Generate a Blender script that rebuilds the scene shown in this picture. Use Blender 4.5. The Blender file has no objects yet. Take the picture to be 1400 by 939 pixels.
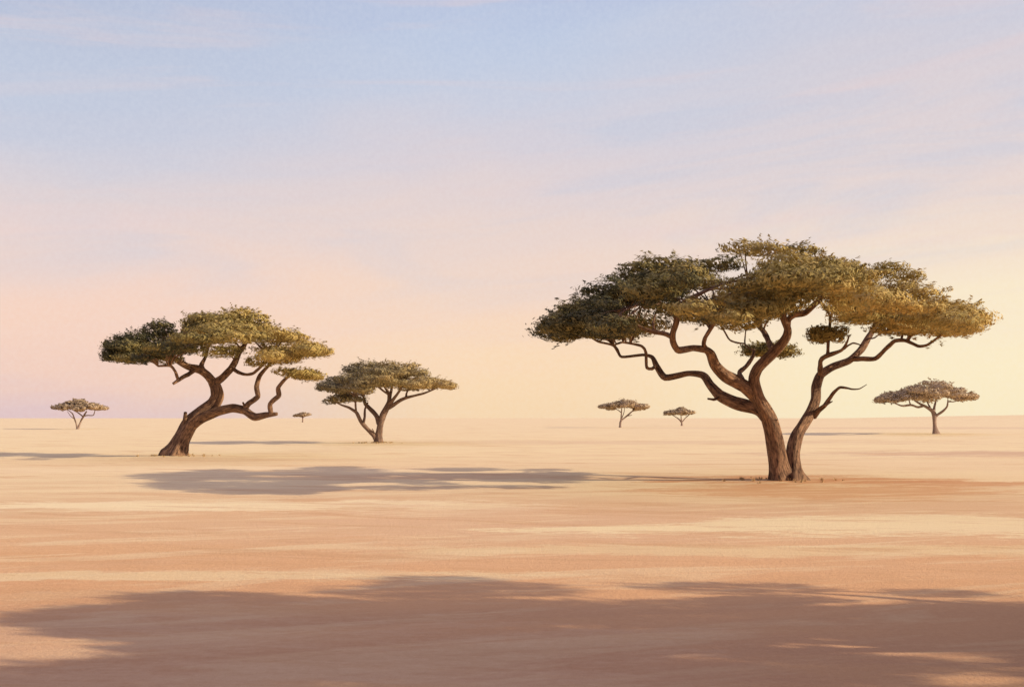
import bpy, math, random
import numpy as np
from mathutils import Vector, noise
from mathutils.kdtree import KDTree

sc = bpy.context.scene
col = sc.collection
F, CX, HY, CH = 1400.0, 700.0, 571.0, 3.1      # focal length and horizon in photo pixels, eye height in metres
SUN_EL = math.radians(21.3)
SUN_AZ = math.radians(-13.0)                     # 0 = exactly from the right, negative = a little towards the viewer

MOUNDS = []                                     # low sand collars round the tree feet, filled in as the trees are built
# ------------------------------------------------------------------ ground height
def gz(x, y):
    x = np.asarray(x, dtype=float); y = np.asarray(y, dtype=float)
    r = np.sqrt(x*x + y*y)
    a = 0.035*np.sin(x*0.21+1.3)*np.sin(y*0.33+0.4) + 0.03*np.sin(x*0.09-y*0.13+2.0) + 0.012*np.sin(x*.9+y*.55)*np.sin(y*1.3-.3*x)
    far = np.clip((r-300)/500, 0, 1)
    b = far*(0.5*np.sin(x*0.006+.5)*np.sin(y*0.005+1.0))
    ridge = 5.7*np.exp(-((x-470)/260)**2)*np.exp(-((y-820)/140)**2)
    ridge = ridge + 2.7*np.exp(-((x+500)/420)**2)*np.exp(-((y-1300)/240)**2)
    for mx_, my_, mr_ in MOUNDS:
        a = a + 0.05*np.exp(-((x-mx_)**2+(y-my_)**2)/(mr_*mr_))
    return a + b + ridge

# ------------------------------------------------------------------ node helpers
class NT:
    def __init__(s, nt): s.nt = nt; s.n = nt.nodes; s.l = nt.links
    def node(s, t, **kw):
        n = s.n.new(t)
        for k, v in kw.items():
            setattr(n, k, v)
        return n
    def put(s, sock, v):
        if isinstance(v, bpy.types.NodeSocket): s.l.new(v, sock)
        elif isinstance(v, (tuple, list)) and len(v) == 3 and sock.type == 'RGBA': sock.default_value = (*v, 1)
        else: sock.default_value = v
    def math(s, op, a, b=0.0, c=None, clamp=False):
        n = s.node('ShaderNodeMath', operation=op, use_clamp=clamp)
        s.put(n.inputs[0], a); s.put(n.inputs[1], b)
        if c is not None: s.put(n.inputs[2], c)
        return n.outputs[0]
    def vmath(s, op, a, b=(0,0,0), out=0):
        n = s.node('ShaderNodeVectorMath', operation=op)
        s.put(n.inputs[0], a); s.put(n.inputs[1], b)
        return n.outputs[out]
    def mix(s, f, a, b, mode='MIX'):
        n = s.node('ShaderNodeMix', data_type='RGBA', blend_type=mode, clamp_factor=True)
        s.put(n.inputs[0], f); s.put(n.inputs[6], a); s.put(n.inputs[7], b)
        return n.outputs[2]
    def noise(s, vec, scale, detail=4, rough=0.55, dist=0.0, out=0):
        n = s.node('ShaderNodeTexNoise')
        s.put(n.inputs['Vector'], vec); n.inputs['Scale'].default_value = scale
        n.inputs['Detail'].default_value = detail; n.inputs['Roughness'].default_value = rough
        n.inputs['Distortion'].default_value = dist
        return n.outputs[out]
    def ramp(s, f, stops, interp='LINEAR'):
        n = s.node('ShaderNodeValToRGB'); s.put(n.inputs[0], f)
        e = n.color_ramp.elements; n.color_ramp.interpolation = interp
        while len(e) < len(stops): e.new(0.5)
        for i, (p, c) in enumerate(stops):
            e[i].position = p
        for i, (p, c) in enumerate(stops):
            e[i].color = (c, c, c, 1) if isinstance(c, (int, float)) else (*c, 1)
        return n.outputs[0]
    def mapr(s, v, a, b, c=0.0, d=1.0, smooth=False):
        n = s.node('ShaderNodeMapRange')
        if smooth: n.interpolation_type = 'SMOOTHSTEP'
        s.put(n.inputs[0], v)
        for i, q in enumerate((a, b, c, d)): n.inputs[i+1].default_value = q
        return n.outputs[0]

def s2l(r, g, b):
    f = lambda v: (v/255/12.92) if v/255 <= 0.04045 else ((v/255+0.055)/1.055)**2.4
    return (f(r), f(g), f(b))

def new_mat(name, rough=0.9):
    m = bpy.data.materials.new(name); m.use_nodes = True
    t = NT(m.node_tree); p = m.node_tree.nodes['Principled BSDF']
    p.inputs['Roughness'].default_value = rough
    p.inputs['Specular IOR Level'].default_value = 0.15
    return m, t, p

# ------------------------------------------------------------------ materials
def sand_material():
    m, t, p = new_mat('sand', 0.95)
    pos = t.node('ShaderNodeNewGeometry').outputs['Position']
    sep = t.node('ShaderNodeSeparateXYZ'); t.l.new(pos, sep.inputs[0])
    X, Y = sep.outputs[0], sep.outputs[1]
    # streaks: wide in x, narrow in depth
    def stretched(sx, sy, deg=0.0):
        mp = t.node('ShaderNodeMapping', vector_type='TEXTURE'); t.l.new(pos, mp.inputs[0])
        mp.inputs['Rotation'].default_value = (0, 0, math.radians(deg))
        return t.vmath('MULTIPLY', mp.outputs[0], (sx, sy, 0.3))
    cream  = (0.87, 0.68, 0.385)
    yellow = (0.83, 0.63, 0.34)
    tan    = (0.74, 0.49, 0.265)
    orange = (0.72, 0.40, 0.18)
    pink   = (0.74, 0.475, 0.27)
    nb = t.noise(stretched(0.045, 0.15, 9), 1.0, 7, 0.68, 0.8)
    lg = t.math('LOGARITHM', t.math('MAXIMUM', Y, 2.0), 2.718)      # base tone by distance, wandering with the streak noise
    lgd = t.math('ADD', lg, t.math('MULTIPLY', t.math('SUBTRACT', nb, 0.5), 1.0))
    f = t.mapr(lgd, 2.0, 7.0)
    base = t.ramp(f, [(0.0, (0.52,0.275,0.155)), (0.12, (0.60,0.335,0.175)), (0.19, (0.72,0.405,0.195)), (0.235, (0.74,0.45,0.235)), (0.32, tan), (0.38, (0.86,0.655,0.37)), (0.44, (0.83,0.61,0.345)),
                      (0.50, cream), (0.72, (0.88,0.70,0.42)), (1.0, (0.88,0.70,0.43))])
    c = base
    # soil patches: centre x, y, half sizes, colour, strength
    w1 = t.noise(stretched(0.11, 0.42, 14), 1.0, 6, 0.6, 0.5)
    w2 = t.noise(stretched(0.7, 2.8, -8), 1.0, 5, 0.7, 0.2)
    w3 = t.noise(stretched(3.0, 8.0, 5), 1.0, 4, 0.7)
    wob = t.math('ADD', t.math('ADD', t.math('MULTIPLY', t.math('SUBTRACT', w1, 0.5), 2.6), t.math('MULTIPLY', t.math('SUBTRACT', w2, 0.5), 1.7)), t.math('MULTIPLY', t.math('SUBTRACT', w3, 0.5), 1.1))
    def patch(c, cx, cy, rx, ry, colr, st, soft=0.5):
        q = t.vmath('MULTIPLY', t.vmath('SUBTRACT', pos, (cx, cy, 0)), (1/rx, 1/ry, 0))
        d = t.vmath('LENGTH', q, out=1)
        k = t.math('ADD', t.math('SUBTRACT', 1.0, d), wob)
        mk = t.mapr(k, -soft*.2, soft*.55, 0, st, True)
        return t.mix(mk, c, colr)
    c = patch(c, -9, 36, 13, 2.6, (0.90,0.72,0.42), 1.0)        # pale bar on the left
    c = patch(c, -14, 23.5, 12, 3.0, orange, 0.45, 0.9)
    c = patch(c, 0.5, 31, 9, 6.5, pink, 0.7, 0.8)
    c = patch(c, 12, 29.5, 10.5, 3.0, (0.88,0.69,0.385), 1.0)
    c = patch(c, 5, 24.0, 9, 1.2, (0.80,0.585,0.31), 0.8, 0.7)
    c = patch(c, -9, 20.3, 8, 0.7, (0.82,0.61,0.33), 0.8, 0.7)
    c = patch(c, 14, 24, 8, 1.0, (0.78,0.55,0.28), 0.55, 0.7)
    c = patch(c, 14.5, 50.5, 8.0, 4.2, (0.64,0.315,0.135), 0.95, 0.5)  # rusty soil by the big tree
    c = patch(c, 22, 48.5, 7.0, 1.8, (0.65,0.33,0.15), 0.85, 0.5)
    c = patch(c, 14, 43.5, 9, 4.2, (0.70,0.39,0.185), 0.9, 0.5)
    c = patch(c, -20, 62, 16, 4, (0.90,0.70,0.42), 0.8, 0.6)
    c = patch(c, -2, 54, 15, 2.5, (0.66,0.39,0.21), 0.5, 0.7)
    c = patch(c, -5, 11.0, 8, 5, (0.74,0.50,0.30), 0.4, 0.9)
    c = patch(c, 48, 88, 26, 9, (0.62,0.38,0.24), 0.75, 0.7)
    c = patch(c, -22, 76, 10, 3.2, (0.70,0.46,0.27), 0.5, 0.6)
    c = patch(c, 20, 130, 40, 12, (0.72,0.50,0.31), 0.5, 0.6)
    c = patch(c, 150, 310, 120, 30, (0.72,0.52,0.34), 0.6, 0.6)
    # dry brush streaks, grit
    s1 = t.noise(stretched(0.11, 0.62, 18), 1.0, 7, 0.66, 0.7)
    c = t.mix(t.math('MULTIPLY', t.mapr(s1, 0.51, 0.59, 0, 0.55), t.mapr(Y, 13, 24, 0.35, 1.0)), c, (0.84, 0.64, 0.36))
    s2 = t.noise(stretched(0.07, 0.36, -13), 1.7, 7, 0.66, 0.8)
    c = t.mix(t.mapr(s2, 0.53, 0.63, 0, 0.55), c, (0.65, 0.37, 0.18))
    g1 = t.noise(pos, 9.0, 6, 0.75)
    c = t.mix(0.30, c, t.ramp(g1, [(0.3, 0.32), (0.7, 0.68)]), 'SOFT_LIGHT')
    g2 = t.noise(pos, 60.0, 3, 0.8)
    c = t.mix(0.28, c, t.ramp(g2, [(0.3, 0.25), (0.7, 0.75)]), 'SOFT_LIGHT')
    sp = t.noise(stretched(3.0, 5.0), 1.0, 4, 0.7)
    c = t.mix(t.mapr(sp, 0.70, 0.76, 0, 0.35), c, (0.36, 0.20, 0.11))
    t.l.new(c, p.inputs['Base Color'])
    h = t.math('ADD', t.math('MULTIPLY', t.noise(pos, 11.0, 6, 0.75), 0.026), t.math('MULTIPLY', t.noise(stretched(1.1, 2.6), 1.0, 5, 0.6), 0.035))
    b = t.node('ShaderNodeBump'); b.inputs['Strength'].default_value = 0.9; b.inputs['Distance'].default_value = 1.0
    t.l.new(h, b.inputs['Height']); t.l.new(b.outputs[0], p.inputs['Normal'])
    return m

def bark_material(name, dark, light, haze=0.0, hz=(0.35,0.26,0.2)):
    m, t, p = new_mat(name, 0.9)
    at = t.node('ShaderNodeAttribute', attribute_name='bark').outputs['Vector']
    n1 = t.noise(at, 9.0, 6, 0.7, 0.3)
    n2 = t.noise(at, 2.2, 4, 0.6)
    c = t.ramp(n1, [(0.36, dark), (0.52, tuple(0.5*(a+b) for a, b in zip(dark, light))), (0.68, light)])
    c = t.mix(t.mapr(n2, 0.45, 0.7, 0, 0.5), c, tuple(a*0.6 for a in dark))
    if haze: c = t.mix(haze, c, hz)  # distance haze mixed straight into the bark colour
    t.l.new(c, p.inputs['Base Color'])
    b = t.node('ShaderNodeBump'); b.inputs['Strength'].default_value = 0.9; b.inputs['Distance'].default_value = 0.06
    t.l.new(n1, b.inputs['Height']); t.l.new(b.outputs[0], p.inputs['Normal'])
    return m

def leaf_material(name, dark, mid, gold, haze=0.0, hz=(0.3,0.23,0.15)):
    m, t, p = new_mat(name, 0.75)
    at = t.node('ShaderNodeAttribute', attribute_name='tint').outputs['Fac']
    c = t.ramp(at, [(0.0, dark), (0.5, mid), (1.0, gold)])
    if haze: c = t.mix(haze, c, hz)  # aerial haze put into the leaf colour
    t.l.new(c, p.inputs['Base Color'])
    tr = t.node('ShaderNodeBsdfTranslucent'); t.l.new(c, tr.inputs['Color'])
    mx = t.node('ShaderNodeMixShader'); mx.inputs[0].default_value = 0.12
    t.l.new(p.outputs[0], mx.inputs[1]); t.l.new(tr.outputs[0], mx.inputs[2])
    t.l.new(mx.outputs[0], t.n['Material Output'].inputs[0])
    return m

SAND = sand_material()
BARK = bark_material('bark', (0.04,0.022,0.018), (0.47,0.275,0.155))
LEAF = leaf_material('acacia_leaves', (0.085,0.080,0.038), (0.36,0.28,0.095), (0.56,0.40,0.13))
BARK2 = bark_material('bark_haze_tint', (0.08,0.05,0.04), (0.38,0.235,0.15), 0.1)  # middle-distance tree: light haze painted into bark and leaf colours
LEAF2 = leaf_material('haze_tint_leaves', (0.17,0.15,0.085), (0.34,0.265,0.11), (0.52,0.37,0.14), 0.2, (0.46,0.34,0.19))
BARK3 = bark_material('bark_hazy', (0.16,0.11,0.09), (0.32,0.22,0.16), 0.55, (0.42,0.30,0.24))  # far trees: stronger haze painted into both base colours
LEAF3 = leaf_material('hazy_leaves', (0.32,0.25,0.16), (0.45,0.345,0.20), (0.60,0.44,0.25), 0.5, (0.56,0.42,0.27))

# ------------------------------------------------------------------ object helpers
def mesh_obj(name, V, Fc, mat, parent=None, attr=None, smooth=True):
    me = bpy.data.meshes.new(name)
    V = np.asarray(V, dtype=np.float32).reshape(-1, 3); Fc = np.asarray(Fc, dtype=np.int32)
    k = Fc.shape[1]
    me.vertices.add(len(V)); me.vertices.foreach_set('co', V.ravel())
    me.loops.add(Fc.size); me.loops.foreach_set('vertex_index', Fc.ravel())
    me.polygons.add(len(Fc)); me.polygons.foreach_set('loop_start', np.arange(0, Fc.size, k, dtype=np.int32))
    me.update(calc_edges=True)
    if smooth: me.polygons.foreach_set('use_smooth', np.ones(len(Fc), dtype=bool))
    if attr:
        nm, typ, dat = attr
        a = me.attributes.new(nm, typ, 'POINT')
        a.data.foreach_set('vector' if typ == 'FLOAT_VECTOR' else 'value', np.asarray(dat, dtype=np.float32).ravel())
    me.materials.append(mat); me.validate(); me.update()
    o = bpy.data.objects.new(name, me); col.objects.link(o)
    if parent: o.parent = parent
    return o

def catmull(P, n, ten=0.36):
    P = np.asarray(P, dtype=float)
    Q = np.vstack([2*P[0]-P[1], P, 2*P[-1]-P[-2]])
    out = []
    for i in range(1, len(Q)-2):
        p0, p1, p2, p3 = Q[i-1], Q[i], Q[i+1], Q[i+2]
        for k in range(n):
            u = k/n
            m0 = (p2-p0)*ten; m1 = (p3-p1)*ten
            out.append((2*u**3-3*u*u+1)*p1+(u**3-2*u*u+u)*m0+(-2*u**3+3*u*u)*p2+(u**3-u*u)*m1)
    out.append(Q[-2])
    return np.array(out)

class Tube:                                        # collects tapered, knobbly tubes into one mesh
    def __init__(s): s.V = []; s.F = []; s.A = []
    def add(s, pts, rad, sides=14, rough=0.12, flare=False, seed=0, closed_tip=True):
        pts = np.asarray(pts); n = len(pts); b0 = len(s.V)
        tan = np.gradient(pts, axis=0); tan /= np.linalg.norm(tan, axis=1)[:, None]+1e-9
        up = np.array([0.0, 1.0, 0.0])
        L = 0.0
        rnd = random.Random(seed); ph = rnd.random()*6
        for i in range(n):
            if i: L += float(np.linalg.norm(pts[i]-pts[i-1]))
            t = tan[i]
            up = up - t*np.dot(up, t); up /= np.linalg.norm(up)+1e-9
            sd = np.cross(t, up)
            r = rad[i]
            for k in range(sides):
                a = 2*math.pi*k/sides
                nz = noise.noise(Vector((math.cos(a)*1.4+seed*3.1, math.sin(a)*1.4, L/(max(rad[0],0.05)*3.0))))
                nf = noise.noise(Vector((math.cos(a)*3.5+seed, math.sin(a)*3.5, L/(max(rad[0],0.05)*7.0)+9)))
                rr = r*(1+rough*2.1*nz+rough*1.9*nf)
                if flare:
                    e = math.exp(-max(0, L-0.18)/(rad[0]*0.9))
                    rr *= 1+e*(0.10+0.62*max(0, math.cos(5*a+ph+0.9*math.sin(2*a)))**1.5)
                s.V.append(pts[i]+rr*(math.cos(a)*sd+math.sin(a)*up))
                s.A.append((math.cos(a)*rad[0]*1.1+seed, math.sin(a)*rad[0]*1.1, L*0.30))
            if i:
                for k in range(sides):
                    k2 = (k+1) % sides
                    s.F.append((b0+(i-1)*sides+k, b0+(i-1)*sides+k2, b0+i*sides+k2, b0+i*sides+k))
        if closed_tip:
            c = len(s.V); s.V.append(pts[-1]+tan[-1]*rad[-1]*0.5); s.A.append((seed, 0, L*0.3))
            for k in range(0, sides, 2):
                s.F.append((b0+(n-1)*sides+k, b0+(n-1)*sides+(k+1) % sides, b0+(n-1)*sides+(k+2) % sides, c))
    def build(s, name, mat, parent):
        return mesh_obj(name, s.V, s.F, mat, parent, ('bark', 'FLOAT_VECTOR', s.A))

def foliage(pads, leaf, dens, rng):
    """many small leaf sprays on and in flattened, tufted lobes; pads: (x,y,z, rx,ry,rz, tint)"""
    Vs, Ts = [], []
    for (x, y, z, rx, ry, rz, tint) in pads:
        R3 = np.array([rx, ry, rz])
        area = 4*math.pi*((rx*ry+rx*rz+ry*rz)/3)
        n = max(12, int(area*dens/(leaf*leaf)))
        d = rng.normal(size=(n, 3)); d /= np.linalg.norm(d, axis=1)[:, None]
        ph = rng.random(6)*6.28
        lump = 1+0.17*np.sin(5*d[:,0]+ph[0]+3*d[:,2])+0.15*np.sin(6*d[:,1]+ph[1]-2*d[:,0])+0.10*np.sin(13*d[:,0]+9*d[:,1]+ph[2])+0.10*np.sin(17*d[:,1]-11*d[:,0]+ph[3])+0.08*np.sin(23*d[:,0]+19*d[:,2]+ph[4])+0.06*np.sin(31*d[:,0]-27*d[:,1]+ph[5])
        rr = lump*np.where(rng.random(n) < 0.85, 1-0.16*rng.random(n)**1.5, 0.95+0.22*rng.random(n)**2.2)
        c = np.array([x, y, z])+d*rr[:, None]*R3
        low = z-0.45*rz
        flat = np.where(c[:,2] < low)[0]
        c[flat, 2] = low+(c[flat, 2]-low)*0.55
        nrm = d/R3; nrm /= np.linalg.norm(nrm, axis=1)[:, None]
        # the lobe's own spray direction: outward from the trunk and a little up
        an = math.atan2(y, x)+rng.normal()*0.5
        spray = np.array([math.cos(an), math.sin(an)*0.6, 0.35+0.25*rng.random()])
        tt = tint+0.16*np.sin(4*d[:,0]+ph[4]+2*d[:,1])*np.sin(5*d[:,2]+ph[5]+3*d[:,0])
        # tufts standing out of the lobe
        k = 20
        td = rng.normal(size=(k, 3)); td[:,2] = td[:,2]*0.7+0.25; td /= np.linalg.norm(td, axis=1)[:, None]
        m = max(8, int(n*0.022))
        for q in range(k):
            ln = rng.uniform(0.15, 0.62)
            dirv = td[q]*np.array([1, 1, 0.5])+spray*0.45; dirv /= np.linalg.norm(dirv)
            u = rng.random(m)
            p = np.array([x, y, z])+td[q]*R3*0.9+dirv*(u*ln*rx)[:, None]+rng.normal(size=(m, 3))*np.array([rx, ry, rz*1.1])*0.075*(1.15-u)[:, None]
            c = np.vstack([c, p]); nrm = np.vstack([nrm, np.tile(td[q]/R3/np.linalg.norm(td[q]/R3), (m, 1))])
            tt = np.concatenate([tt, np.full(m, tint+rng.normal()*0.10)])
        n = len(c)
        nrm = nrm+rng.normal(size=(n, 3))*0.24; nrm /= np.linalg.norm(nrm, axis=1)[:, None]
        a = spray+rng.normal(size=(n, 3))*0.45
        a -= nrm*np.sum(a*nrm, axis=1)[:, None]; a /= np.linalg.norm(a, axis=1)[:, None]+1e-9
        b = np.cross(nrm, a)
        sz = leaf*(0.55+0.9*rng.random(n))
        a *= (sz*1.15)[:, None]; b *= (sz*0.42)[:, None]
        Vs.append(np.stack([c-a, c-b+a*0.15, c+a, c+b-a*0.1], axis=1).reshape(-1, 3))
        Ts.append(np.repeat(np.clip(tt+0.06*rng.normal(size=n), 0, 1), 4))
    V = np.concatenate(Vs); T = np.concatenate(Ts)
    return V, np.arange(len(V)).reshape(-1, 4), T

def P2W(px, py, Y): return np.array([(px-CX)*Y/F, Y, CH-(py-HY)*Y/F])

def build_tree(name, label, base, trunks, branches, top, bot, pad_px, npads, depth=0.42, holes=(), clumps=(), edge=(), mats=None, leaf_px=2.6,
               dens=0.55, seed=1, sides=14, group='umbrella acacias on the plain', twigs=True):
    bm_, lm_ = mats
    rng = np.random.default_rng(seed); rnd = random.Random(seed)
    bx, by = base
    Y0 = CH*F/(by-HY)
    for _ in range(6):
        X0 = (bx-CX)*Y0/F; Y0 = (CH-float(gz(X0, Y0)))*F/(by-HY)
    X0 = (bx-CX)*Y0/F; Z0 = float(gz(X0, Y0)); m = Y0/F        # metres per photo pixel
    O = np.array([X0, Y0, Z0])
    root = bpy.data.objects.new(name, None); col.objects.link(root)
    root.location = O; root.empty_display_size = 0.5
    root['label'] = label; root['category'] = 'tree'; root['group'] = group
    samples = []                                               # (px, py, depth, r, world-local)
    def attach(px, py):
        if not samples: return 0.0
        j = min(range(len(samples)), key=lambda i: (samples[i][0]-px)**2+(samples[i][1]-py)**2)
        return samples[j][2]
    def limb(nm, pts, d1, is_trunk=False, sd=0):
        d0 = attach(pts[0][0], pts[0][1]) if not is_trunk else 0.0
        n = len(pts)
        arr = []
        for i, (px, py, r) in enumerate(pts):
            u = i/(n-1); dd = d0+(d1-d0)*(u*u*(3-2*u)*0.5+u*0.5)
            arr.append((px, py, r*m*(0.9 if is_trunk else 0.96), dd))
        C = catmull(arr, 5 if n > 2 else 4)
        W = np.array([P2W(c[0], c[1], Y0+c[3])-O for c in C])
        if is_trunk:
            W = np.vstack([W[0]-np.array([0, 0, 0.18]), W]); C = np.vstack([C[0], C])
        for c, w in zip(C, W): samples.append((c[0], c[1], c[3], c[2], w))
        tb = Tube(); tb.add(W, np.maximum(C[:, 2], 0.004), sides if is_trunk or pts[0][2]*m > 0.12 else max(6, sides-4), 0.13 if is_trunk else 0.11, is_trunk, sd)
        return tb.build(nm, bm_, root)
    k = seed*10
    for pts, d1 in trunks: k += 1; limb('trunk', pts, d1, True, k)
    for pts, d1 in branches: k += 1; limb('branch', pts, d1, False, k)
    if m < 0.1: MOUNDS.append((X0, Y0, 1.9))
    # crown lobes
    tx = [p[0] for p in top]; ty = [p[1] for p in top]; qx = [p[0] for p in bot]; qy = [p[1] for p in bot]
    x0, x1 = min(tx[0], qx[0]), max(tx[-1], qx[-1]); cx = (x0+x1)/2; hw = (x1-x0)/2
    D = depth*2*hw*m
    pads = []
    tries = 0
    while len(pads) < npads and tries < 20000:
        tries += 1
        px = rng.uniform(x0+pad_px*0.8, x1-pad_px*0.8)
        u = (px-cx)/hw
        dmax = D*math.sqrt(max(0, 1-u*u))
        dd = rng.uniform(-1, 1)*dmax-D*0.22
        e = abs(dd+D*0.22)/max(D, 1e-6)
        t_, b_ = np.interp(px, tx, ty), np.interp(px, qx, qy)
        th = b_-t_
        sz = pad_px*rng.uniform(0.7, 1.25)
        hh = min(sz*rng.uniform(0.34, 0.46), th*0.42)
        lo, hi = t_+hh*0.95, b_-hh*0.9
        if hi < lo: hi = lo = (t_+b_)/2
        f = rng.random()**1.25
        py = lo+(hi-lo)*(f*(1-0.55*e)+0.42*e)
        wdt = min(sz, max(pad_px*.5, min(px-x0, x1-px)))
        if any(((px-h[0])/(h[2]+wdt*0.8))**2+((py-h[1])/(h[3]+hh*0.8))**2 < 1 for h in holes): continue
        if any(abs(q[0]-px) < wdt*0.5 and abs(q[1]-py) < hh*0.7 and abs(q[2]-dd) < wdt*m*0.6 for q in pads): continue
        pads.append((px, py, dd, wdt, hh, rng.random()))
    for e_ in edge:
        px, py, w_, h_ = e_[:4]; dd = e_[4] if len(e_) > 4 else rng.uniform(-.3, .3)*D*math.sqrt(max(0, 1-((px-cx)/hw)**2))
        pads.append((px, py, dd, w_, h_, rng.random()))
    def to3(pl):
        out = []
        for px, py, dd, w_, h_, tr in pl:
            w = P2W(px, py, Y0+dd)-O; s = (Y0+dd)/F
            gold = 0.50+0.46*np.clip((px-cx)/hw*1.2, -1, 1)+0.50*(tr-0.5)  # sunlit right and shaded left painted into the tint, plus random lobe tone
            out.append((*w, w_*s, w_*s*rng.uniform(0.85, 1.2), h_*s, gold))
        return out
    P3 = to3(pads)
    leaf = leaf_px*m
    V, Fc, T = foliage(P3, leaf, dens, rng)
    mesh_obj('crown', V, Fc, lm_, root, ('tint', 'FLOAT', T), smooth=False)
    for cl in clumps:
        sub = []
        px, py, w_, h_ = cl[:4]; dd = cl[4] if len(cl) > 4 else 0.0
        for j in range(9):
            a, r_ = rng.random()*6.28, rng.random()**0.5*0.62
            sub.append((px+math.cos(a)*r_*w_, py+rng.uniform(-.35, .35)*h_, dd+math.sin(a)*r_*w_*m, w_*0.42, h_*0.55, rng.random()))
        V, Fc, T = foliage(to3(sub), leaf, dens, rng)
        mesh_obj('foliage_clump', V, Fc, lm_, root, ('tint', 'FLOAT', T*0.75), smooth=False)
    if twigs:
        ymax = max(b[1] for b in bot)
        cand = [s for s in samples if s[1] < np.interp(s[0], qx, qy)+pad_px*0.12]
        tb = Tube(); kd = KDTree(len(cand))
        for i, s in enumerate(cand): kd.insert(Vector(s[4]), i)
        kd.balance()
        for j, p in enumerate(P3):
            tgt = np.array(p[:3])-np.array([0, 0, p[5]*0.15])
            _, i, dist = kd.find(Vector(tgt))
            s = cand[i]; st = s[4]
            if dist < 0.3 or dist > 5.5: continue
            r0 = min(s[3]*0.75, 0.03+0.012*dist)
            mid = (st+tgt)/2+np.array([rnd.uniform(-.1, .1)*dist, rnd.uniform(-.1, .1)*dist, dist*0.10])
            q1 = st*.75+mid*.25+np.array([rnd.uniform(-.05, .05)*dist, rnd.uniform(-.05,.05)*dist, 0.06*dist])
            C = catmull(np.array([st, q1, mid, tgt]), 4)
            tb.add(C, np.linspace(r0, r0*0.35, len(C)), 6, 0.1, False, j)
            if rnd.random() < 0.8:
                e2 = tgt+np.array([rnd.uniform(-1, 1)*p[3]*.8, rnd.uniform(-1, 1)*p[4]*.8, p[5]*rnd.uniform(.2, .7)])
                C = catmull(np.array([mid, (mid+e2)/2+np.array([0, 0, .1]), e2]), 3)
                tb.add(C, np.linspace(r0*.5, r0*0.2, len(C)), 5, 0.1, False, j+.5)
        if tb.V: tb.build('twigs', bm_, root)['kind'] = 'stuff'
    return root

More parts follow.
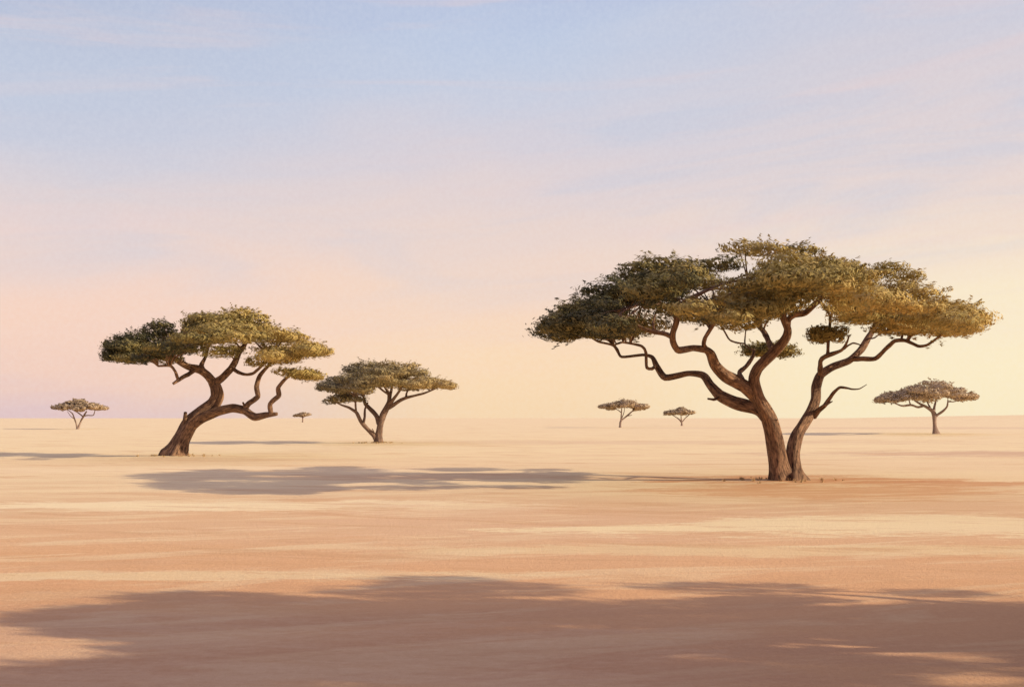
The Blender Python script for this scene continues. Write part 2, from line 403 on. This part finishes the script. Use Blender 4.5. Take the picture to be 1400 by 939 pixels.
# ------------------------------------------------------------------ the big two-stemmed acacia
big = build_tree('acacia_tree', 'largest acacia, two stems rising in a V from one foot beside rusty soil', (1076, 657),
  trunks=[
    ([(1070.5,657,17),(1066,640,14.5),(1062,615,13),(1057,592,12),(1051,572,11.5),(1044,558,10.5),(1036,543,9.5),(1030.5,519,8.5),(1036,503,7.8),(1053,485.7,7),(1066,473,6.5),(1075,461,6),(1077,450,5.2),(1071,433,4.6),(1071,415,4)], -3.5),
    ([(1085,656,14.5),(1084.5,640,12),(1085,617,10.2),(1090,594,9.3),(1100,578,8.8),(1109,563,8),(1115.5,545,7.3),(1116,528,7),(1122,512,6.8),(1138,502,6.2),(1161,493,6),(1177,478,5.6),(1187,461,5),(1197,445,4.4),(1203,430,3.8)], 5.5)],
  branches=[
    ([(1051,573,10),(1036,560,9.3),(1005,550,8),(985,540.5,7.4),(971,526,6.2),(961,513,5.2),(940,510.5,4.2),(909.5,516.5,4.6),(898,501,4.4),(891.5,488.5,3.2),(878.6,485,2.2),(850,488,2),(844,478,2),(838,470,1.8)], 4.5),
    ([(1046,560,9),(1031,540,8.6),(1017,528,8.3),(994,515,8),(979,501,7.2),(972.5,485,5.8),(965,478,4.8),(948,476,4.2),(927.5,479,4.2),(920.5,467.5,4),(919.8,455,3.7),(925,434,3.4),(905,418,3),(880,420,2.4)], -7.0),
    ([(897,500,2.8),(891.5,504,2.3),(884,502,2.2),(883,482,2.1),(876.8,473,1.9),(852,468,1.6),(838,472,1.3)], -1.5),
    ([(846,483,2),(838,472,1.8),(818,467,1.7),(805,459,1.3),(790,452,1)], 3.5),
    ([(985,543,2.6),(976,546,1.8),(968,545,1.4)], -0.6),
    ([(920.5,462,3),(911,457,2.8),(891.5,453,2.6),(877,448,2.4),(862,440,1.6)], -5.5),
    ([(966,477,3.2),(962.5,472,2.8),(964,462,2.6),(975,443.5,2.4),(979,432,2)], -5),
    ([(1022,531,5),(1015,520,3.8),(1011,509,3.3),(1020,501,3),(1029,488,2.6),(1031,478,2)], 3.0),
    ([(1057,482,5),(1053,471.7,4),(1044.7,454.5,3.7),(1036,443.5,3.4),(1026,428,2.8)], 3.2),
    ([(1076,447,4.4),(1078,437,4),(1086,430.5,4),(1101,427.5,4),(1116,414,3.6),(1126,402,3)], -3.5),
    ([(1031,480,1.2),(1019,471,1.2),(1019,458,1),(1020,446,.8)], 4.0),
    ([(1019,470,1.3),(1006,468,1.3),(997,464,1.3),(987,447,1.3),(980,436,1)], 4.5),
    ([(1166,490,4.5),(1178,490.5,3.8),(1197,490,3.5),(1211,477,3.1),(1223.5,466,2.9),(1238,465.6,2.6),(1255,473,2.1),(1268,471.5,1.9),(1285,459.5,1.6),(1300,450,1.2)], -1.5),
    ([(1121,514,4.5),(1121.5,503,3.6),(1122,492.5,3.2),(1130,486.5,3.2),(1150,479,2.2),(1157.5,469,1.5),(1161,459,.9)], -1.0),
    ([(1154,477,1.5),(1160,472,1.3),(1167,469,1.1),(1178,472,.8)], 0.3),
    ([(1131,487,2.8),(1131.7,481,2.5),(1133,457,2.1),(1135,433,1.9),(1124,415,1.7),(1118,405,1.4)], 2.5),
    ([(1135,435,1.8),(1145,413,1.6),(1149,402,1.3)], 3.0),
    ([(1112,569,5),(1119,561,4),(1128,553.5,3.2),(1139.6,537,2.5),(1148.6,529.5,2),(1158,530.5,1.4),(1166,532,1.1),(1175,531.3,.8),(1185,525.5,.4)], -2.2),
    ([(1128,554,2.4),(1133,551,1.6),(1138,548.5,.7)], -1.0),
    ([(1187,463,1.6),(1195,462,1.1),(1204,456,1),(1212,455,.7)], -2.0),
  ],
  top=[(735,446),(765,432),(790,412),(815,402),(832,398),(836,385),(850,369),(880,355),(940,352),(985,347),(1000,336),(1020,328),(1050,333),(1100,333),(1125,346),(1145,362),(1165,378),(1185,370),(1200,360),(1225,362),(1255,372),(1258,392),(1275,408),(1300,412),(1325,420),(1355,430)],
  bot=[(735,452),(760,470),(800,465),(850,469),(880,462),(900,448),(930,446),(965,448),(985,452),(1010,460),(1045,450),(1075,442),(1095,416),(1130,411),(1153,420),(1160,448),(1195,452),(1240,464),(1275,462),(1300,466),(1330,450),(1355,440)],
  pad_px=36, npads=105, depth=0.50,
  holes=[(990,380,17,7),(1207,388,12,6),(866,428,12,6),(943,403,11,6)],
  clumps=[(1130,460,31,17,2.0),(1049,479,49,13,6.5)],
  edge=[(755,446,21,7,0),(768,462,20,8,-1),(780,441,16,7,1.5),(800,437,32,16,-2),(822,418,24,13,0),(845,452,36,13,-3),(815,456,28,9,2),(858,380,26,7,1),(872,368,24,8,-1),(905,362,34,9,0),(850,408,26,14,-1),
        (1018,339,28,9,0),(1050,343,30,9,-2),(1090,343,28,9,1),(1010,440,32,15,-4),(950,432,30,12,-3),(1055,425,28,15,-3),(1178,425,26,22,-2),(1215,367,20,8,-1),(1240,378,22,9,1),(1205,374,16,7,-1.5),(1228,395,25,12,0),
        (1280,420,22,9,-1),(1305,424,20,9,0.6),(1310,443,24,10,-.8),(1297,455,17,7,-.5),(1335,434,18,6,0),(1240,447,36,13,-2),(1142,368,26,11,-3),(1165,388,30,14,-4),(1188,378,16,8,-2),(1120,385,34,14,-5),(985,362,30,10,-3),(960,388,26,10,-4),(905,395,34,14,-4),(1075,400,36,15,-5),(1265,430,24,11,1),(1340,440,12,5,1),(1170,372,10,4,0)],
  mats=(BARK, LEAF), leaf_px=2.2, dens=0.75, seed=3, sides=20)

# ------------------------------------------------------------------ the leaning acacia on the left
lean = build_tree('acacia_tree', 'leaning acacia with a low crooked side limb and an upright broken stub', (243, 623),
  trunks=[([(241,623,15),(245,612,12.8),(249,601,11.8),(260,579,11.3),(276,563.5,10.2),(291,552,9),(296.5,541.5,8.3),(295,530,7.4),(291,521,6.8)], 0.3)],
  branches=[
    ([(291.5,523,6.6),(283.4,513,6),(274,506,5.8),(259.5,502,5),(250,497.5,4.6),(240,491,4),(232,482,3)], -1.5),
    ([(278.6,507,4),(275.5,499,3),(281,488,2.2),(284,478,1.6)], 1.5),
    ([(266,505,3.4),(258,511.5,3),(250,515.5,2.8),(236.6,524.5,1.8)], -2.5),
    ([(243,518.5,2),(239.5,508,1.9),(233,500,1.8),(216,500.5,1.5)], -3),
    ([(292,524,6),(302.5,517.5,5.2),(314.5,506,4.8),(321.7,494,4.4),(328,481,3.6),(338,466,2.4)], 1.2),
    ([(318,503,3),(324,508,2.3),(334,511.8,2.2),(346,510.5,2.2),(357,501,1.8),(366,492,1.2)], -1.2),
    ([(262,580,8.5),(279,569.5,7.8),(297.5,561.5,6.3),(317,557.5,5.6),(334,561.5,5.5),(348.5,570,5.4),(365,567,4),(379,565.5,2.2)], -2.2),
    ([(333,562,4.2),(340.5,551.5,3.6),(352.5,542,3.5),(350.5,528,3.4),(355.5,513,3),(367,500,2.2),(376,490,1.4)], -.5),
    ([(371,567,3.6),(369.5,552,3.3),(381,541,3.1),(380.5,530,2.8),(389,519,2.2),(398,512,1.4)], -3.2),
    ([(253,590,4.4),(253,578,3.3),(253.4,563.5,2.4)], -0.5),
    ([(336,560,2),(334,554,1.6),(332,550,1.2)], -1.6),
  ],
  top=[(142,472),(150,466),(175,456),(205,451),(210,440),(235,438),(243,450),(252,446),(254,432),(275,428),(300,427),(328,420),(350,427),(358,440),(385,447),(412,457),(425,472),(452,478)],
  bot=[(142,480),(146,492),(185,503),(230,499),(255,490),(268,482),(285,490),(325,494),(338,482),(348,504),(370,505),(400,494),(430,489),(452,485)],
  pad_px=20, npads=95, depth=0.52, holes=[(352,476,9,5),(247,444,5,4),(395,475,5,2),(205,468,4,3)],
  clumps=[(406,512,39,11,-3.2)],
  edge=[(152,490,12,5,0),(160,470,16,6,1),(152,472,10,3,0),(185,463,18,7,-1),(222,445,15,7,0),(185,490,26,10,-2),(215,478,24,13,-2),(272,438,22,8,-1),(285,455,28,12,-2),(330,428,22,6,0),(350,432,14,4,.5),(310,440,26,9,0),(300,482,26,9,-2),
        (355,450,22,8,1),(385,458,24,7,0),(405,462,18,5,1),(420,480,24,6,-.5),(440,483,13,4,0),(400,487,22,7,-1),(355,495,20,8,-1.5),(375,478,26,10,0)],
  mats=(BARK, LEAF), leaf_px=1.8, dens=0.7, seed=5, sides=18)

# ------------------------------------------------------------------ the middle acacia
mid = build_tree('acacia_tree', 'middle-distance acacia with a thin side stem, between the leaning one and the centre', (517.5, 605.5),
  trunks=[([(518,606,5.8),(518.3,591.5,4.9),(520,579.5,4.7),(523.5,567.5,4.6),(528.6,557,4.4),(532,548,3.3),(531,537,2.4),(526,529,1.8)], 0.4)],
  branches=[
    ([(514,601,3.8),(511,594.5,3.6),(501,584.5,3.1),(493.5,576,2.7),(487.5,564,2.3),(477,557,1.7),(467,553.5,1.3),(458,549,.8)], -1.5),
    ([(496.5,580,2),(498.5,570,1.7),(499,559,1.5),(503,550,1)], .5),
    ([(487,564,1.6),(486,552,1.4),(488,545,1)], -2),
    ([(518.8,579,3.6),(515,569,3.1),(506.5,559,2.9),(499.5,552,2.6),(497,543,1.8)], 1.5),
    ([(532.5,549,2.4),(535,533,1.8),(537,522,1.2)], 1.8),
    ([(531,554,3),(542.3,540,2.1),(548,531,1.7),(553,522,1.1)], -1.5),
    ([(531,558,3),(547.5,547,2.3),(559.5,542.5,2),(580,537.5,1.5),(598,530,1.0)], -.8),
    ([(531,539,1.7),(521,532,1.4),(514,525,1)], -1.8),
    ([(512,597,1.5),(511,590,.9),(509,586,.5)], -.8),
    ([(555,544,1.6),(556,537,1.4),(560,530,1)], .5),
  ],
  top=[(434,526),(445,520),(470,514),(470,504),(485,496),(500,492),(515,495),(530,494),(545,500),(560,495),(572,503),(580,514),(600,517),(615,523),(624,528)],
  bot=[(434,534),(450,536),(462,540),(468,552),(495,549),(505,541),(518,532),(545,534),(558,539),(580,535),(600,531),(624,534)],
  pad_px=13.5, npads=85, depth=0.52, holes=[(560,518,3,2)],
  edge=[(446,525,12,4,0),(440,531,7,3,0),(458,519,12,4,1),(452,549,10,4.5,-.5),(465,546,16,6,-1),(485,545,16,6,-1),(482,505,14,5,0),(500,499,18,5,0),(530,498,12,4,-1),(560,501,13,5,0),(575,510,9,4,1),(595,522,16,4,0),(612,529,11,4,0),(575,527,22,7,-1),(545,525,20,7,-2)],
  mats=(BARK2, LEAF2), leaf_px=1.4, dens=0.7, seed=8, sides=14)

# ------------------------------------------------------------------ the far right acacia
farr = build_tree('acacia_tree', 'rounded umbrella acacia on a single slim trunk, standing alone at far right', (1278.5, 593),
  trunks=[([(1279,593.5,4.4),(1277.8,581.5,3),(1277.5,569,3.4),(1275,562,2.8),(1266,556,2.2),(1258,552,1.8),(1250,547,1.3)], 0.5)],
  branches=[
    ([(1262,555,1.7),(1255,556.5,1.6),(1246,553.6,1.5),(1233,554.6,1.3),(1223,551,.8)], -1.5),
    ([(1245,553.5,1),(1243,548,.8),(1241,545,.6)], -1),
    ([(1276.5,564,2),(1277.5,556,1.6),(1280,547,1)], 2),
    ([(1278,570,2.4),(1283,566,1.8),(1289,562,1.7),(1295,555.5,1.3),(1296,546,.8)], -1),
    ([(1274,562,1.5),(1268,550,1)], 2),
    ([(1296,549,.9),(1304,549,.7),(1312,547,.5)], -2)],
  top=[(1197,546),(1206,542),(1214,536),(1236,531),(1250,524),(1270,520),(1284,521),(1300,526),(1318,534),(1335,541)],
  bot=[(1197,551),(1220,552),(1245,548),(1262,551),(1276,553),(1287,547),(1300,549),(1315,550),(1335,545)],
  pad_px=9.5, npads=110, depth=0.8,
  edge=[(1206,548,9,3.5,0),(1216,539,6,2.5,0),(1225,545,13,4,0),(1272,524,14,3.5,0),(1290,526,11,3.5,0),(1328,543,8,2.5,0),(1316,540,11,4,0),(1315,532,3,1.5,0),(1270,545,10,6,-1)],
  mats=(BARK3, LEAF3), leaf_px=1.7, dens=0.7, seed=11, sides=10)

# ------------------------------------------------------------------ small far trees
t848 = build_tree('acacia_tree', 'small distant acacia with a wide wedge crown, under the left limbs of the largest acacia', (848, 584.3),
  trunks=[([(848,584.5,1.9),(848.2,578,1.7),(850,574,1.6),(853.5,571.5,1.3),(860.5,565.5,1.1),(868,559,.8)], 0.5)],
  branches=[([(849,575,1.2),(849.4,566,.9),(850,558,.7)], -1), ([(849.5,564,.7),(845,560.5,.6),(840,558,.4)], 1), ([(857.5,568.5,.7),(864,567.3,.4)], -1), ([(850,572,.7),(853,564,.5),(854,557,.4)], 1.5), ([(865,562,.7),(872,560,.5)], -1)],
  top=[(818,555.5),(834,550),(846,546.5),(866,546.5),(875,551),(887,555)], bot=[(818,558),(835,562),(850,558),(862,558),(871,562),(880,559.5),(887,558)],
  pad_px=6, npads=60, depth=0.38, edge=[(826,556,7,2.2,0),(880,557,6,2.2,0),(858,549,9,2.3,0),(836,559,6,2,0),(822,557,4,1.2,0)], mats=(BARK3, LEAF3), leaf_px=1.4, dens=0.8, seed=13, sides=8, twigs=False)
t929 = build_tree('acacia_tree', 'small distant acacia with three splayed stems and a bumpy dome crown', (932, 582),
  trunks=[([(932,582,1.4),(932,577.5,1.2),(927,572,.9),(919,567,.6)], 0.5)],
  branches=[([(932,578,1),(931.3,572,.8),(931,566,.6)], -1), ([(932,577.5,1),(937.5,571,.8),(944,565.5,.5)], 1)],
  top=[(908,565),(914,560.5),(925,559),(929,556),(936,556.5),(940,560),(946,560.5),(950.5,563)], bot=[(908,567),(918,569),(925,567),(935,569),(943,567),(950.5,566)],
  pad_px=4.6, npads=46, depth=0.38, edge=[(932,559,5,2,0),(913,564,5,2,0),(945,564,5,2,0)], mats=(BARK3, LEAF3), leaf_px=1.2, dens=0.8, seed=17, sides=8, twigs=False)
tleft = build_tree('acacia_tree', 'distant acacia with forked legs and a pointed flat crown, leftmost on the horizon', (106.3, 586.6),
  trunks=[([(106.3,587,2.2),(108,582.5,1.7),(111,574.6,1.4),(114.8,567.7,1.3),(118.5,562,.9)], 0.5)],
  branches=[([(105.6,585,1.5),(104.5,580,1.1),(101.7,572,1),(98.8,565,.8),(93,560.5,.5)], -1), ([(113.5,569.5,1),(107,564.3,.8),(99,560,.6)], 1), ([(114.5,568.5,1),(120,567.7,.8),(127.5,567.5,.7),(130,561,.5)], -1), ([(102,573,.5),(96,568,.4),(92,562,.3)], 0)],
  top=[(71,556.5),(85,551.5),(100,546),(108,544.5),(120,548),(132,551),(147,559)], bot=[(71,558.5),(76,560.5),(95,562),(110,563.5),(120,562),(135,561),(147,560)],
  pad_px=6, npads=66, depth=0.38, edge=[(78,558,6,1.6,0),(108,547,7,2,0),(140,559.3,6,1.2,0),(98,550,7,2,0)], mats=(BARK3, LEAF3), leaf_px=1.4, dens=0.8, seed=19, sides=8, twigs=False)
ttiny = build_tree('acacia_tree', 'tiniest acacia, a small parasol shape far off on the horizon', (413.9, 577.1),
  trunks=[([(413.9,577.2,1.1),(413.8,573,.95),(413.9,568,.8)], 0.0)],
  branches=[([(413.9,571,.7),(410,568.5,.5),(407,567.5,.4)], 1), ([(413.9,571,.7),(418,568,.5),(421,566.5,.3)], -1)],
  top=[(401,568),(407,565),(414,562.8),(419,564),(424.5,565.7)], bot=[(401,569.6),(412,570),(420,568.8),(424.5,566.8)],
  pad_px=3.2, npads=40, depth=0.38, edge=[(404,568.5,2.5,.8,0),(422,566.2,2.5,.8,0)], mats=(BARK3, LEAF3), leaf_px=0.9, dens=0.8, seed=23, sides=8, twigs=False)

# ------------------------------------------------------------------ acacias past the right edge whose shade crosses the foreground
def copy_tree(src, loc, rz, scale, label):
    r = src.copy(); col.objects.link(r)
    r.location = loc; r.rotation_euler = (0, 0, rz); r.scale = scale if isinstance(scale, tuple) else (scale,)*3; r['label'] = label
    for ch in list(src.children):
        c = ch.copy(); col.objects.link(c); c.parent = r
    return r
for (x, y, rz, s, src, lab) in [
    (15.6, 12.6, math.radians(4), (0.68, 0.34, 0.68), big, 'smallest shade acacia past the right edge, forked in two from its foot'),
    (23.0, 6.0, math.radians(190), (0.64, 0.56, 0.64), big, 'forked shade acacia past the right edge, farther out than the one beside the viewpoint'),
    (13.9, 5.2, math.radians(176), (0.86, 0.40, 0.86), big, 'tall forked shade acacia beside the viewpoint on the right'),
    (15.2, 11.2, math.radians(0), (0.8, 0.28, 0.8), lean, 'narrow leaning shade acacia past the right edge, nearest to the big forked one'),
    (29.0, 5.2, math.radians(20), 0.8, lean, 'leaning shade acacia past the right edge, farthest out of all'),
    ]:
    copy_tree(src, (x, y, float(gz(x, y))), rz, s, lab)

# ------------------------------------------------------------------ ground
def axis(near, far, n, power=3.2):
    u = np.linspace(0, 1, n)
    return near*u+(far-near)*u**power
xs = axis(60, 7000, 190); xs = np.concatenate([-xs[:0:-1], xs])
ys = np.concatenate([-axis(30, 600, 40)[:0:-1], axis(160, 8000, 330, 3.6)])
GX, GY = np.meshgrid(xs, ys); GZ = gz(GX, GY)
nx, ny = len(xs), len(ys)
idx = np.arange(nx*ny).reshape(ny, nx)
Fq = np.stack([idx[:-1, :-1], idx[:-1, 1:], idx[1:, 1:], idx[1:, :-1]], axis=-1).reshape(-1, 4)
g = mesh_obj('ground', np.stack([GX, GY, GZ], axis=-1).reshape(-1, 3), Fq, SAND)
g['kind'] = 'structure'

# dry tufts round the tree feet
def straw_mat():
    m, t, p = new_mat('dry_straw', 0.85)
    pos = t.node('ShaderNodeNewGeometry').outputs['Position']
    c = t.ramp(t.noise(pos, 3.0, 3, 0.6), [(0.35, (0.40,0.26,0.12)), (0.65, (0.66,0.47,0.24))])
    t.l.new(c, p.inputs['Base Color']); return m
rg = np.random.default_rng(99)
FEET = [(q[0], q[1]) for q in MOUNDS]
GV, GF = [], []
def tuft(x, y, h, nb, spread):
    z = float(gz(x, y))
    for b in range(nb):
        a = rg.random()*6.28; r = spread*rg.random(); l = h*rg.uniform(.5, 1.1); ln = rg.uniform(.15, .8)*l
        p = np.array([x+math.cos(a)*r, y+math.sin(a)*r, z-0.01]); q = p+np.array([math.cos(a)*ln*.4, math.sin(a)*ln*.4, l*.65]); e = p+np.array([math.cos(a)*ln, math.sin(a)*ln, l])
        w_ = np.array([-math.sin(a), math.cos(a), 0])*(0.0035+0.00025*y)
        k = len(GV); GV.extend([p-w_, p+w_, q+w_*.7, q-w_*.7, e+w_*.15, e-w_*.15]); GF.extend([(k, k+1, k+2, k+3), (k+3, k+2, k+4, k+5)])
for fx, fy in FEET:
    for i in range(46):
        a, r = rg.random()*6.28, 0.55+abs(rg.normal())*0.9+ (0.0 if i % 3 else 1.2)
        tuft(fx+math.cos(a)*r, fy+math.sin(a)*r*0.8, rg.uniform(.06, .2), 12, 0.10)
gr = mesh_obj('dry_grass', GV, GF, straw_mat(), smooth=False)
gr['kind'] = 'stuff'; gr['label'] = 'short straw coloured grass in sparse tufts at the tree feet'; gr['category'] = 'grass'

# ------------------------------------------------------------------ sky and sun
w = bpy.data.worlds.new('World'); sc.world = w; w.use_nodes = True
t = NT(w.node_tree); t.n.clear()
out = t.node('ShaderNodeOutputWorld'); bg = t.node('ShaderNodeBackground'); t.l.new(bg.outputs[0], out.inputs[0])
sky = t.node('ShaderNodeTexSky', sky_type='NISHITA', sun_disc=False)
sky.sun_elevation = SUN_EL; sky.sun_rotation = math.radians(90)-SUN_AZ
sky.air_density = 1.0; sky.dust_density = 2.0
d = t.node('ShaderNodeTexCoord').outputs['Generated']
sep = t.node('ShaderNodeSeparateXYZ'); t.l.new(d, sep.inputs[0])
sx, sy, sz = sep.outputs
hor = t.math('SQRT', t.math('ADD', t.math('MULTIPLY', sx, sx), t.math('MULTIPLY', sy, sy)))
el = t.math('DIVIDE', sz, t.math('MAXIMUM', hor, 0.05))                    # tangent of elevation
az = t.math('DIVIDE', sx, t.math('MAXIMUM', hor, 0.05))                    # -1 left .. 1 towards the sun
rot = t.node('ShaderNodeMapping'); rot.inputs['Rotation'].default_value = (0, math.radians(5), 0); t.l.new(d, rot.inputs[0])
def st(v): return t.vmath('MULTIPLY', rot.outputs[0], v)
n_big = t.noise(st((1.2, 1.2, 8.0)), 2.0, 5, 0.55, 0.5)
n_str = t.noise(st((0.9, 0.9, 9.0)), 2.6, 5, 0.55, 0.9)
eld = t.math('ADD', el, t.math('MULTIPLY', t.math('SUBTRACT', n_big, 0.5), 0.13))
eld = t.math('SUBTRACT', eld, t.math('MULTIPLY', az, 0.03))
def colramp(stops):
    return t.ramp(t.math('DIVIDE', eld, 1.0, clamp=True), [(p, s2l(*c)) for p, c in stops], 'B_SPLINE')
left = colramp([(0.0,(226,199,204)),(0.025,(228,201,202)),(0.05,(243,207,192)),(0.09,(248,210,190)),(0.14,(245,211,195)),(0.20,(222,210,212)),(0.27,(201,205,221)),(0.40,(184,196,218)),(1.0,(172,159,196))])
cent = colramp([(0.0,(250,219,180)),(0.04,(252,220,184)),(0.10,(250,215,189)),(0.17,(237,214,204)),(0.24,(220,209,215)),(0.32,(199,208,226)),(0.42,(188,202,228)),(1.0,(172,159,196))])
right = colramp([(0.0,(253,237,200)),(0.05,(253,237,202)),(0.12,(249,228,203)),(0.20,(236,215,207)),(0.27,(224,211,213)),(0.35,(206,206,219)),(0.45,(196,203,224)),(1.0,(172,159,194))])
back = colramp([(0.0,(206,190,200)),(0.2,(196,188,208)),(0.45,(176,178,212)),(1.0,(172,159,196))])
m1 = t.mix(t.mapr(az, -0.42, -0.02, 0, 1, True), left, cent)
cc = t.mix(t.mapr(az, 0.02, 0.36, 0, 1, True), m1, right)
cc = t.mix(t.math('MULTIPLY', t.mapr(n_str, 0.50, 0.70, 0, 0.36, True), t.mapr(el, 0.05, 0.14)), cc, s2l(236, 210, 206))
cc = t.mix(t.math('MULTIPLY', t.mapr(t.noise(st((1.0,1.0,6.5)), 2.3, 5, 0.55, 0.8), 0.48, 0.64, 0, 0.42, True), t.mapr(el, 0.10, 0.2)), cc, s2l(196, 204, 222))
grain = t.noise(d, 260.0, 2, 0.6)
cc = t.mix(0.06, cc, t.ramp(grain, [(0.3, 0.2), (0.7, 0.8)]), 'OVERLAY')
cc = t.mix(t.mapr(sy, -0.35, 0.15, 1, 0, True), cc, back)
# a thin physical sky underneath the high veil
skyc = t.vmath('MULTIPLY', sky.outputs[0], (0.012, 0.012, 0.012))
full = t.vmath('ADD', t.vmath('MULTIPLY', cc, (0.95, 0.95, 0.95)), skyc)
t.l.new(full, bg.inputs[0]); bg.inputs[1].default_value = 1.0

su = bpy.data.lights.new('sun', 'SUN'); su.energy = 5.0; su.angle = math.radians(0.45); su.color = (1.0, 0.84, 0.62)
so = bpy.data.objects.new('sun', su); col.objects.link(so)
v = Vector((math.cos(SUN_EL)*math.cos(SUN_AZ), math.cos(SUN_EL)*math.sin(SUN_AZ), math.sin(SUN_EL)))
so.rotation_euler = v.to_track_quat('Z', 'Y').to_euler()
so.location = (60, 0, 30)

cd = bpy.data.cameras.new('camera'); cam = bpy.data.objects.new('camera', cd); col.objects.link(cam)
cam.location = (0, 0, CH); cam.rotation_euler = (math.radians(90), 0, 0)
cd.sensor_width = 36; cd.lens = 36*F/1400; cd.shift_y = (HY-469.5)/1400; cd.clip_end = 20000
sc.camera = cam
sc.render.engine = 'CYCLES'
sc.view_settings.view_transform = 'Standard'; sc.view_settings.look = 'None'; sc.view_settings.exposure = 0
sc.cycles.max_bounces = 6; sc.cycles.diffuse_bounces = 3
